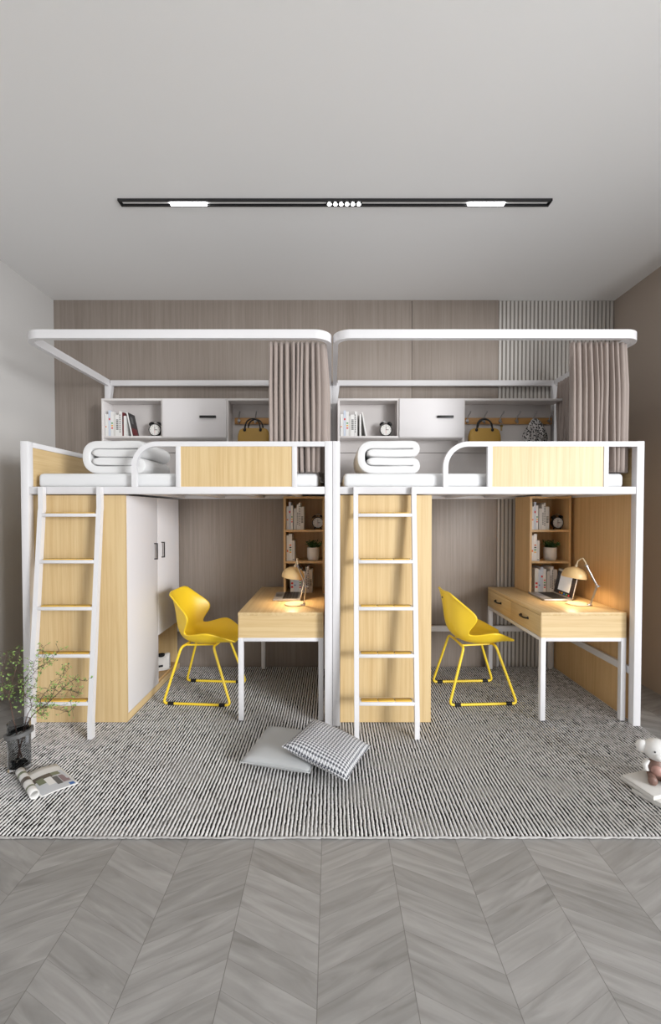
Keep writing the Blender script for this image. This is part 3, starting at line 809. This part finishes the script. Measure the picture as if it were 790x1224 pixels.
clock(1.932, 3.58, HZ[2]+.0185, 'black twin bell alarm clock in the top cubby of the right desk bookcase', .05)

# ------------------------------------------------------------------ potted plants
def potted(x, y, z, label):
    t = thing('potted_plant', (x, y, z), label, 'potted plant', 'small plants in white pots')
    r = .052; b = MB()
    b.lathe([(0, 0), (r*.82, 0), (r*.94, .008), (r, .03), (r, .105), (r*.96, .108), (r*.92, .104), (r*.92, .092)], (0, 0, 0), M['pot'], 32); b.build('pot', None, t, local=True)
    b = MB(); b.lathe([(r*.93, .094), (0, .097)], (0, 0, 0), M['soil'], 24); b.build('soil', None, t, local=True)
    b = MB(); rnd = random.Random(5)
    for i in range(46):
        a = rnd.uniform(0, 2*PI); q = rnd.uniform(.2, 1)
        base = Vector((r*.55*q*math.cos(a), r*.55*q*math.sin(a), .095)); top = base+Vector((math.cos(a)*.05*q, math.sin(a)*.05*q, rnd.uniform(.03, .065)))
        b.tube([base, base.lerp(top, .5)+Vector((0, 0, .008)), top], .0012, M['leafd'], 4, cap=False)
        for k in range(5):
            p = base.lerp(top, .35+.16*k); leaf(b, p, Vector((rnd.uniform(-1, 1), rnd.uniform(-1, 1), rnd.uniform(-.2, .8))), rnd.uniform(.018, .030), M['leafd'], rnd)
    b.build('foliage', None, t, local=True, ang=180)
def leaf(b, p, d, L_, m, rnd, wr=.45):
    d = d.normalized(); sd = d.orthogonal().normalized(); sd = Matrix.Rotation(rnd.uniform(0, 6.3), 3, d) @ sd; up = d.cross(sd)
    a = b.bm.verts.new(p); c = b.bm.verts.new(p+d*L_*.5+sd*L_*wr*.5+up*L_*.08); e = b.bm.verts.new(p+d*L_); f = b.bm.verts.new(p+d*L_*.5-sd*L_*wr*.5+up*L_*.08)
    mid = b.bm.verts.new(p+d*L_*.5)
    b._faces([b.bm.faces.new((a, c, mid)), b.bm.faces.new((c, e, mid)), b.bm.faces.new((e, f, mid)), b.bm.faces.new((f, a, mid))], m)
potted(-.155, 3.58, HZ[1]+.0185, 'small green plant in a white pot in the left desk bookcase')
potted(1.875, 3.58, HZ[1]+.0185, 'small green plant in a white pot in the right desk bookcase')

# ------------------------------------------------------------------ desk lamps
def lamp(x, y, label):
    z0 = DZ
    t = thing('desk_lamp', (x, y, z0), label, 'desk lamp', 'cream desk lamps with jointed arms')
    b = MB(); b.lathe([(0, 0), (.072, 0), (.078, .004), (.074, .009), (.02, .012), (0, .012)], (x-.07, y+.045, z0), M['cream'], 36); b.build('base', None, t)
    b = MB(); b.box(x-.03, x+.008, y-.011, y+.011, z0+.001, z0+.011, M['steel'], .002); b.cyl((x, y, z0+.004), (x, y, z0+.022), .009, m=M['steel']); b.build('post_mount', None, t)
    J = Vector((x+.017, y-.043, z0+.150)); K = Vector((x-.045, y-.016, z0+.292)); A = Vector((x, y, z0+.015))
    for P, Q in ((A, J), (J, K)):
        dd = (Q-P).normalized(); nrm = dd.cross(Vector((0, 1, 0)))
        b = MB()
        for o in (-1, 1): b.cyl(P+Vector((0, o*.006, 0)), Q+Vector((0, o*.006, 0)), .0035, m=M['steel'], seg=8)
        b.cyl(P, Q, .0048, m=M['steel'], seg=8)
        b.build('arm', None, t)
    b = MB(); b.cyl(J+Vector((0, -.013, 0)), J+Vector((0, .013, 0)), .008, m=M['steel']); b.cyl(K+Vector((0, -.012, 0)), K+Vector((0, .012, 0)), .007, m=M['steel']); b.cyl(J, J+Vector((.02, 0, -.002)), .005, m=M['steel']); b.build('joint', None, t)
    sc = Vector((x-.085, y+.065, z0+.205))
    mx = Matrix.Rotation(R(8), 4, 'Y')
    b = MB(); b.lathe([(.082, -.012), (.084, .0), (.080, .022), (.066, .044), (.042, .060), (.016, .068), (0, .069)], sc, M['shade'], 40, mx)
    b.lathe([(.080, -.012), (.0815, .0), (.077, .021), (.064, .042), (.04, .057), (0, .065)], sc, M['cream'], 40, mx); b.lathe([(.080, -.012), (.082, -.012)], sc, M['shade'], 40, mx)
    sh = b.build('lamp_shade', None, t)
    b = MB(); b.ico(sc+Vector((0, 0, .022)), .019, M['bulb']); b.build('bulb', None, t)
    b = MB(); b.cyl(sc+Vector((.012, 0, .062)), sc+Vector((.018, 0, .085)), .010, .008, M['cream'], 14); b.build('socket', None, t)
    c1 = sc+Vector((.018, 0, .08))
    b = MB(); b.tube([c1, c1+Vector((.008, 0, .03)), c1+Vector((.02, -.02, .050)), c1.lerp(K, .65)+Vector((0, 0, .052)), c1.lerp(K, .95)+Vector((0, 0, .02)), K], .0045, M['cream'], 8); b.build('cable', None, t)
    ld = bpy.data.lights.new('desk_lamp_light', 'SPOT'); ld.energy = 4; ld.color = (1, .72, .42); ld.shadow_soft_size = .02; ld.spot_size = R(150); ld.spot_blend = .6
    lo = bpy.data.objects.new('desk_lamp_light', ld); COL.objects.link(lo); lo.parent = t
    lo.location = sc-Vector((x, y, z0))+Vector((0, 0, -.004))
lamp(1.880, 3.02, 'cream desk lamp with jointed steel arm on the right desk')
lamp(-.198, 3.02, 'cream desk lamp with jointed steel arm on the left desk')

# ------------------------------------------------------------------ laptops (hinge on the +x side, keyboard towards the chair)
def laptop(x, y, rz, label):
    t = thing('laptop', (x, y, DZ), label, 'laptop', 'open silver laptops', rz)
    w, d = .30, .21          # w along local y, d along local x
    b = MB(); b.box(-d/2, d/2, -w/2, w/2, .001, .014, M['alu'], .004); b.box(-.035, d/2-.015, -w/2+.02, w/2-.02, .0135, .0145, M['ring']); b.build('base', None, t, local=True)
    b = MB(); 
    for i in range(5):
        for j in range(12): b.box(-.033+i*.023, -.033+i*.023+.020, -w/2+.024+j*.0213, -w/2+.024+j*.0213+.0185, .0145, .0165, M['keys'])
    b.build('keyboard', None, t, local=True)
    b = MB(); b.box(-d/2+.012, -.045, -.05, .05, .0138, .0146, M['steel']); b.build('touchpad', None, t, local=True)
    mx = Matrix.Translation((d/2-.004, 0, .015)) @ Matrix.Rotation(R(12), 4, 'Y')
    b = MB(); b.box(0, .006, -w/2, w/2, 0, .205, M['alu'], .002, mx=mx); ld = b.build('lid', None, t, local=True)
    b = MB(); b.box(-.001, .0015, -w/2+.004, w/2-.004, .006, .201, M['screen'], mx=mx)
    b.box(-.0018, -.0008, -w/2+.06, w/2-.06, .035, .165, M['page'], mx=mx)
    b.box(-.0018, -.0008, -w/2+.01, w/2-.01, .185, .198, M['cover_g'], mx=mx)
    for i, k in enumerate('rgbyo'): b.box(-.0018, -.0008, -w/2+.05+i*.035, -w/2+.068+i*.035, .010, .022, M['ink_'+k], mx=mx)
    b.build('screen', None, ld, local=True)
laptop(1.738, 3.322, R(-3), 'open silver laptop with a lit page on the right desk')
laptop(-.345, 3.322, R(2), 'open silver laptop on the left desk, screen seen edge-on')

# ------------------------------------------------------------------ handbags, keys, scarf on the hooks
def handbag(cx, label):
    zb = 2.02; zt = 2.168; yc = 3.675
    t = thing('handbag', (cx, yc, zb), label, 'handbag', 'mustard handbags')
    b = MB(); rows = []
    for i in range(13):
        f = i/12; z = zb+(zt-zb)*f; hw = .14*(1-.14*max(0, f-.55)/.45)*(1 if f < .9 else 1-.35*(f-.9)/.1*.6); hd = .045*(1-.62*f)
        if i == 0: hw *= .95; hd *= .8
        rows.append([(cx+hw*(abs(math.cos(a))**.35)*(1 if math.cos(a) > 0 else -1), yc+hd*(abs(math.sin(a))**.6)*(1 if math.sin(a) > 0 else -1), z) for a in [2*PI*k/32 for k in range(32)]])
    vs = b.grid(rows, M['bag'], closed_u=True); b.bm.faces.new(vs[0][::-1]); b.bm.faces.new(vs[-1]); b.build('body', None, t, ang=60)
    for y, o in ((yc-.024, -.008), (yc+.020, .012)):
        b = MB(); pts = [(cx+o-.07, y, zt-.03), (cx+o-.066, y, zt+.005)]+[(x, y+(.008 if y < yc else -.004), z) for x, z in arc(cx+o, zt+.018, .062, 165, 15, 12)]+[(cx+o+.066, y, zt+.005), (cx+o+.07, y, zt-.03)]
        b.tube(pts, .0065, M['bagh'], 10)
        for s in (-1, 1): b.ico((cx+o+s*.069, y, zt-.018), .013, M['bagh'], (1, .6, 1.1))
        b.build('handle', None, t)
    return t
handbag(X0R+1.352-.02, 'mustard leather handbag hanging from the hooks above the right bed')
handbag(X0L+1.366-.0, 'mustard leather handbag hanging from the hooks above the left bed, half behind the curtain')
hx = X0R+1.498; hy = 3.722
t = thing('key_ring', (hx, hy, 2.14), 'small bunch of keys hanging on a hook beside the handbag, right bed', 'keys')
b = MB(); b.tube([(hx+.011*math.cos(a), hy-.004, 2.214+.012*math.sin(a)) for a in [2*PI*k/14 for k in range(15)]], .0015, M['steel'], 6); b.build('ring', None, t)
for s in (-1, 1):
    b = MB(); b.box(hx-.003+s*.004, hx+.003+s*.004, hy-.006, hy-.003, 2.155, 2.20, M['brass'], .001); b.cyl((hx+s*.004, hy-.006, 2.196), (hx+s*.004, hy-.003, 2.196), .009, m=M['brass']); b.build('key', None, t)
# patterned scarf bunched on a hook
m_sc, nt, bs = new_mat('spotted_scarf_cloth')
vz = nt.nodes.new('ShaderNodeTexVoronoi'); vz.inputs['Scale'].default_value = 70; tcn = nt.nodes.new('ShaderNodeTexCoord'); nt.links.new(tcn.outputs['Object'], vz.inputs['Vector'])
rp = nt.nodes.new('ShaderNodeValToRGB'); rp.color_ramp.elements[0].position = .42; rp.color_ramp.elements[0].color = lin((34, 32, 34)); rp.color_ramp.elements[1].position = .5; rp.color_ramp.elements[1].color = lin((196, 192, 190))
nt.links.new(vz.outputs['Distance'], rp.inputs['Fac']); nt.links.new(rp.outputs['Color'], bs.inputs['Base Color']); bs.inputs['Roughness'].default_value = .9
hx = X0R+1.790
b = MB(); rows = []
for j in range(22):
    f = j/21; z = 2.262-.235*f; rad = .008+.068*math.sin(PI*min(1, f*.8+.0))**.8
    r_ = []
    for k in range(64):
        a = 2*PI*k/64; q = rad*(1+.30*math.sin(7*a+2.2*f)+.22*math.sin(11*a-5*f)); r_.append((hx+q*math.cos(a), 3.715+q*.42*math.sin(a)-.012, z+.012*math.sin(5*a+f*6)*f))
    rows.append(r_)
vs = b.grid(rows, m_sc, closed_u=True); b.bm.faces.new(vs[0][::-1]); b.bm.faces.new(vs[-1])
tag(b.build('scarf', None, None, loc=(hx, 3.71, 1.99), ang=180), 'black and white patterned scarf bunched on a hook above the right bed', 'scarf')

# ------------------------------------------------------------------ floor cushions
def cushion(cx, cy, cz, size, th, rot, mat, name, label):
    b = MB(); n = 26
    for s in (1, -1):
        rows = []
        for j in range(n+1):
            r = []
            for i in range(n+1):
                x = -1+2*i/n; y = -1+2*j/n
                pinch = 1-.055*(1-x*x)*(y*y)-.0; pinch2 = 1-.055*(1-y*y)*(x*x)
                h = ((1-x**4)*(1-y**4))**.55
                h = h*(1-.12*noise.noise(Vector((x*1.6+cx*9, y*1.6, s))))
                r.append((x*size/2*pinch2, y*size/2*pinch, s*th/2*h))
            rows.append(r if s > 0 else r[::-1])
        b.grid(rows, mat)
    bmesh.ops.remove_doubles(b.bm, verts=b.bm.verts, dist=.0004)
    o = b.build(name, None, None, local=True, loc=(cx, cy, cz), ang=180); o.rotation_euler = rot
    # piping along the edge
    tag(o, label, 'cushion')
    return o
def piping(o, size, mat):
    b = MB(); pts = []
    for e in range(4):
        for i in range(16):
            x = -1+2*i/16; p = size/2*(1-.055*(1-x*x)); q = x*size/2
            pts.append([(q, -p, 0), (p, q, 0), (-q, p, 0), (-p, -q, 0)][e])
    b.tube(pts+[pts[0]], .004, mat, 8, cap=False); c = b.build('piping', None, None, local=True, ang=180); c.parent = o
c1 = cushion(-.262, 2.42, RT+.047, .40, .09, (R(-1), R(0), R(-13.6)), M['greycloth'], 'cushion', 'plain grey square cushion lying flat on the striped rug')
piping(c1, .40, M['greycloth'])
c2 = cushion(-.018, 2.335, RT+.103, .385, .10, (R(-4), R(13), R(-24)), M['hound'], 'cushion', 'houndstooth black and white cushion leaning on the plain grey cushion')
piping(c2, .385, M['hound'])

# ------------------------------------------------------------------ vase and branches on the left
vx, vy = -1.735, 2.30
t = thing('vase', (vx, vy, RT), 'tall smoked glass vase with a grey ring, on the rug by the left ladder', 'vase')
b = MB(); r = .055
b.lathe([(0, .0), (r*.96, .0), (r, .006), (r, .262), (r-.002, .264), (r-.005, .262), (r-.005, .02), (0, .018)], (vx, vy, RT), M['smoke'], 40); b.build('glass_body', None, t)
b = MB(); mx = Matrix.Rotation(R(-9), 4, 'Y')
b.lathe([(r+.0005, -.012), (r+.013, -.010), (r+.014, .010), (r+.0005, .012), (r+.0005, -.012)], (vx, vy, RT+.20), M['ring'], 40, mx); b.build('ring_collar', None, t)
b = MB(); rnd = random.Random(4)
for i in range(18):
    a = rnd.uniform(0, 6.28); q = (r-.018)*rnd.random()**.5; b.ico((vx+q*math.cos(a), vy+q*math.sin(a), RT+.03+.025*rnd.random()), .010, M['pebble'], (1.2, 1, .7), seg=8)
pb = b.build('pebbles', None, t, ang=180); pb['kind'] = 'stuff'
def branch(name, label, stems, seed, dens, dy):
    rnd = random.Random(seed)
    t = thing(name, (vx, vy, RT+.06), label, 'branch')
    bs_ = MB(); bl = MB()
    for kind, pts, r0 in stems:
        P = []
        for i, (px_, py_) in enumerate(pts):
            P.append(at(px_, py_, vy+dy*min(1, i/3)+(rnd.uniform(-.02, .02) if i else 0)))
        if kind == 'root': P = [Vector((vx+dy*.2, vy+rnd.uniform(-.015, .015), RT+.06))]+P
        # smooth
        Q = []
        for a, c in zip(P, P[1:]):
            for k in range(4): Q.append(a.lerp(c, k/4))
        Q.append(P[-1])
        Q = [Q[0]]+[(Q[i-1]+Q[i]*2+Q[i+1])/4+Vector((rnd.uniform(-1, 1), rnd.uniform(-1, 1), rnd.uniform(-1, 1)))*.0012 for i in range(1, len(Q)-1)]+[Q[-1]]
        bs_.tube(Q, [r0*(1-.75*i/len(Q)) for i in range(len(Q))], M['bark'], 6)
        L0 = 0 if kind == 'twig' else len(Q)//2
        for i in range(L0, len(Q)):
            for k in range(dens):
                d = Vector((rnd.uniform(-1, 1), rnd.uniform(-1, 1), rnd.uniform(-.6, 1))).normalized(); ln = rnd.uniform(.012, .05)
                e = Q[i]+d*ln; bs_.tube([Q[i], Q[i].lerp(e, .5)+Vector((0, 0, .004)), e], .0008, M['bark'], 4, cap=False)
                for m_ in range(rnd.randint(3, 6)):
                    leaf(bl, e+Vector((rnd.uniform(-1, 1), rnd.uniform(-1, 1), rnd.uniform(-1, 1)))*.006, d+Vector((rnd.uniform(-1, 1), rnd.uniform(-1, 1), rnd.uniform(-.8, .8))), rnd.uniform(.007, .0145), M['leafl'] if rnd.random() < .72 else M['leafd'], rnd, .55)
    bs_.build('stem', None, t, ang=180); bl.build('leaves', None, t, ang=180)
branch('leafy_branch', 'leafy branch on the left side of the vase, reaching past the picture edge',
       [('root', [(19, 872), (15, 855), (11, 835), (4, 824), (-12, 812)], .004), ('twig', [(11, 835), (12, 822), (18, 806), (22, 785), (24, 775)], .0025), ('twig', [(4, 824), (2, 805), (6, 790), (8, 778)], .002),
        ('twig', [(12, 822), (26, 815), (38, 800), (42, 790)], .002), ('twig', [(-12, 812), (-14, 795), (-4, 782)], .002)], 3, 2, .05)
branch('leafy_branch', 'middle leafy branch in the vase, rising to the ladder foot',
       [('root', [(29, 868), (34, 852), (38, 845), (36, 836), (30, 832)], .003), ('twig', [(30, 832), (27, 822), (34, 812), (44, 800), (53, 795), (62, 787), (70, 778)], .002), ('twig', [(53, 795), (52, 782), (51, 772)], .001), ('twig', [(30, 832), (33, 824), (40, 822)], .0015)], 11, 2, -.02)
branch('leafy_branch', 'long leafy branch in the vase, leaning right across the ladder',
       [('root', [(31, 868), (38, 856), (48, 847), (60, 838), (74, 824), (88, 812), (104, 814)], .004), ('twig', [(60, 838), (66, 822), (76, 808), (82, 798)], .002), ('twig', [(48, 847), (58, 845), (70, 848), (80, 851), (88, 848)], .0018), ('twig', [(48, 847), (48, 835), (56, 826), (62, 815)], .002), ('twig', [(74, 824), (86, 826), (96, 830)], .0016), ('twig', [(44, 850), (50, 856), (52, 853)], .001)], 23, 2, -.06)

# ------------------------------------------------------------------ magazine on the rug
t = thing('magazine', (-1.52, 2.15, RT), 'open magazine with one side rolled up, lying on the rug beside the vase', 'magazine')
P = lambda a, c, z=.006: Vector((a, c, RT+z))
A, B, C, D = Vector((-1.655, 2.215)), Vector((-1.555, 2.335)), Vector((-1.325, 2.165)), Vector((-1.445, 2.055))
def mz(s, q, z):                     # s across the roll axis towards the right, q along the spine
    p = A.lerp(B, 0)+(D-A)*q; e = (B-A)*s; return Vector((p.x+e.x, p.y+e.y, RT+z))
def mcorner(s, q, z=0):
    p0 = A.lerp(B, s); p1 = D.lerp(C, s); p = p0.lerp(p1, q)
    return (p.x, p.y, RT+.004+.010*math.sin(PI*min(1, s*1.1))*(.4+.6*(1-q))+z)
b = MB(); b.grid([[mcorner(i/10, j/8) for i in range(11)] for j in range(9)], M['cover_w']); b.build('open_page', None, t, solid=.004, ang=180)
def patch(s0, s1, q0, q1, m, z=.0028):
    b.grid([[mcorner(s0+(s1-s0)*i/5, q0+(q1-q0)*j/5, z) for i in range(6)] for j in range(6)], m)
b = MB()
patch(.04, .95, .30, .99, M['photo_l']); patch(.05, .60, .31, .48, M['photo_d'], .0032); patch(.60, .90, .32, .45, M['photo_g'], .0032); patch(.35, .55, .45, .75, M['cover_w'], .0034)
patch(.72, .92, .50, .80, M['photo_p'], .0033); patch(.15, .35, .40, .62, M['photo_g'], .0035); patch(.55, .70, .50, .82, M['ring'], .0034); patch(.80, .93, .88, .97, M['ink_b'], .0036)
b.build('printed_picture', None, t, ang=180)
b = MB(); r = .021
ax0 = Vector((-1.685, 2.235, RT+r+.002)); ax1 = Vector((-1.47, 2.045, RT+r+.002)); d = (ax1-ax0).normalized(); sd = d.cross(Vector((0, 0, 1))).normalized()
rows = []
for i in range(9):
    f = i/8; row = []
    for k in range(40):
        a = k/39*2*PI*1.15; rr = r*(1-.12*k/39)
        row.append(tuple(ax0.lerp(ax1, f)+sd*rr*math.sin(-a)+Vector((0, 0, 1))*(-rr*math.cos(a))))
    rows.append(row)
b.grid(rows, M['cover_w'])
b.build('rolled_page', None, t, solid=.0012, ang=180)
b = MB()
for f0, f1, m_ in ((.18, .26, 'photo_g'), (.42, .55, 'photo_d'), (.75, .8, 'photo_g')):
    rows = []
    for f in (f0, f1):
        rows.append([tuple(ax0.lerp(ax1, f)+sd*(r+.0012)*math.sin(-a)+Vector((0, 0, 1))*(-(r+.0012)*math.cos(a))) for a in [2.0+k*.28 for k in range(13)]])
    b.grid(rows, M[m_])
b.build('rolled_print', None, t, ang=180)

# ------------------------------------------------------------------ books and toy on the right
def flatbook(cx, cy, z, w, d, th, rz, label):
    t = thing('book', (cx, cy, z), label, 'book', 'grey books stacked on the rug', rz)
    b = MB(); b.box(-w/2, w/2, -d/2, d/2, 0, .003, M['bookg'], .001); b.box(-w/2, w/2, -d/2, d/2, th-.003, th, M['bookg'], .001); b.box(-w/2, -w/2+.003, -d/2, d/2, 0, th, M['bookg'], .001); b.build('cover', None, t, local=True)
    b = MB(); b.box(-w/2+.003, w/2-.004, -d/2+.004, d/2-.004, .003, th-.003, M['paper']); b.build('pages', None, t, local=True)
flatbook(1.668, 2.075, RT+.001, .23, .17, .022, R(26), 'lower pale grey book of the pair on the rug, turned askew')
flatbook(1.660, 2.118, RT+.024, .25, .17, .022, R(16), 'upper pale grey book of the pair on the rug, under the toy')
tx, ty, tz = 1.690, 2.15, RT+.0465
t = thing('toy_figure', (tx, ty, tz), 'seated toy with white head and brown body sitting on the grey books', 'toy', rz=R(-20))
def sph(nm, c, sc, m, par=None):
    b = MB(); b.ico(c, 1, M[m], sc, seg=24); return b.build(nm, None, par or t, local=True, ang=180)
b = MB(); b.lathe([(0, 0), (.036, .003), (.045, .025), (.043, .055), (.030, .085), (.018, .10), (0, .102)], (0, 0, 0), M['toyb'], 28); b.build('body', None, t, local=True)
sph('tummy', (-.004, -.019, .046), (.030, .030, .034), 'toyt')
hd = sph('head', (0, -.004, .146), (.062, .056, .055), 'toyw'); sph('muzzle', (0, -.048, .132), (.030, .022, .021), 'toyw', hd)
for s in (-1, 1):
    sph('ear', (s*.062, .0, .152), (.030, .024, .034), 'toyw', hd)
    sph('eye', (s*.024, -.055, .156), (.004, .003, .005), 'black', hd)
    b = MB(); b.tube([(s*.034, 0, .085), (s*.052, -.008, .060), (s*.047, -.020, .035)], [.012, .014, .013], M['toyw'], 12); b.build('arm', None, t, local=True); 
    b = MB(); b.tube([(s*.022, -.01, .018), (s*.034, -.05, .018), (s*.040, -.08, .018)], [.019, .017, .017], M['toyb'], 14); b.build('leg', None, t, local=True)
    sph('foot', (s*.041, -.086, .023), (.021, .016, .023), 'toyb')

# ------------------------------------------------------------------ lights and camera
def area(name, loc, rot, sx, sy, e, col=(1, 1, 1), spread=180):
    l = bpy.data.lights.new(name, 'AREA'); l.shape = 'RECTANGLE'; l.size = sx; l.size_y = sy; l.energy = e; l.color = col; l.spread = R(spread)
    o = bpy.data.objects.new(name, l); COL.objects.link(o); o.location = loc; o.rotation_euler = rot; return o
lp = Vector((7.4, -4.9, 2.95)); ld_ = (Vector((-.1, 3.1, 1.3))-lp).to_track_quat('-Z', 'Y').to_euler()
area('window_daylight', lp, ld_, 2.1, 2.1, 660, (.98, .99, 1))
area('window_sky_light', (XR+.6, -1.3, 1.2), (0, R(90), 0), 2.2, 2.8, 185, (.97, .985, 1))
for xx in (-.89, .96): area('track_bar_light', (xx, 2.637, ZC-.03), (0, 0, 0), .22, .03, 3, (1, .97, .93))
wd = bpy.data.worlds.new('world'); S.world = wd; wd.use_nodes = True
wd.node_tree.nodes['Background'].inputs['Color'].default_value = (.97, .98, 1, 1); wd.node_tree.nodes['Background'].inputs['Strength'].default_value = .3

cam = bpy.data.cameras.new('camera'); co = bpy.data.objects.new('camera', cam); COL.objects.link(co); S.camera = co
co.location = (0, 0, CH); co.rotation_euler = (PI/2-PT, 0, 0)
cam.sensor_fit = 'HORIZONTAL'; cam.sensor_width = 36; cam.lens = 500/790*36
cam.shift_x = -1/790; cam.shift_y = 9.5/790; cam.clip_start = .05
S.view_settings.view_transform = 'Standard'; S.view_settings.look = 'None'; S.view_settings.gamma = 1; S.view_settings.exposure = .12
S.view_settings.use_curve_mapping = False
S.cycles.max_bounces = 8; S.cycles.diffuse_bounces = 5; S.cycles.glossy_bounces = 3; S.cycles.transmission_bounces = 8; S.cycles.transparent_max_bounces = 8
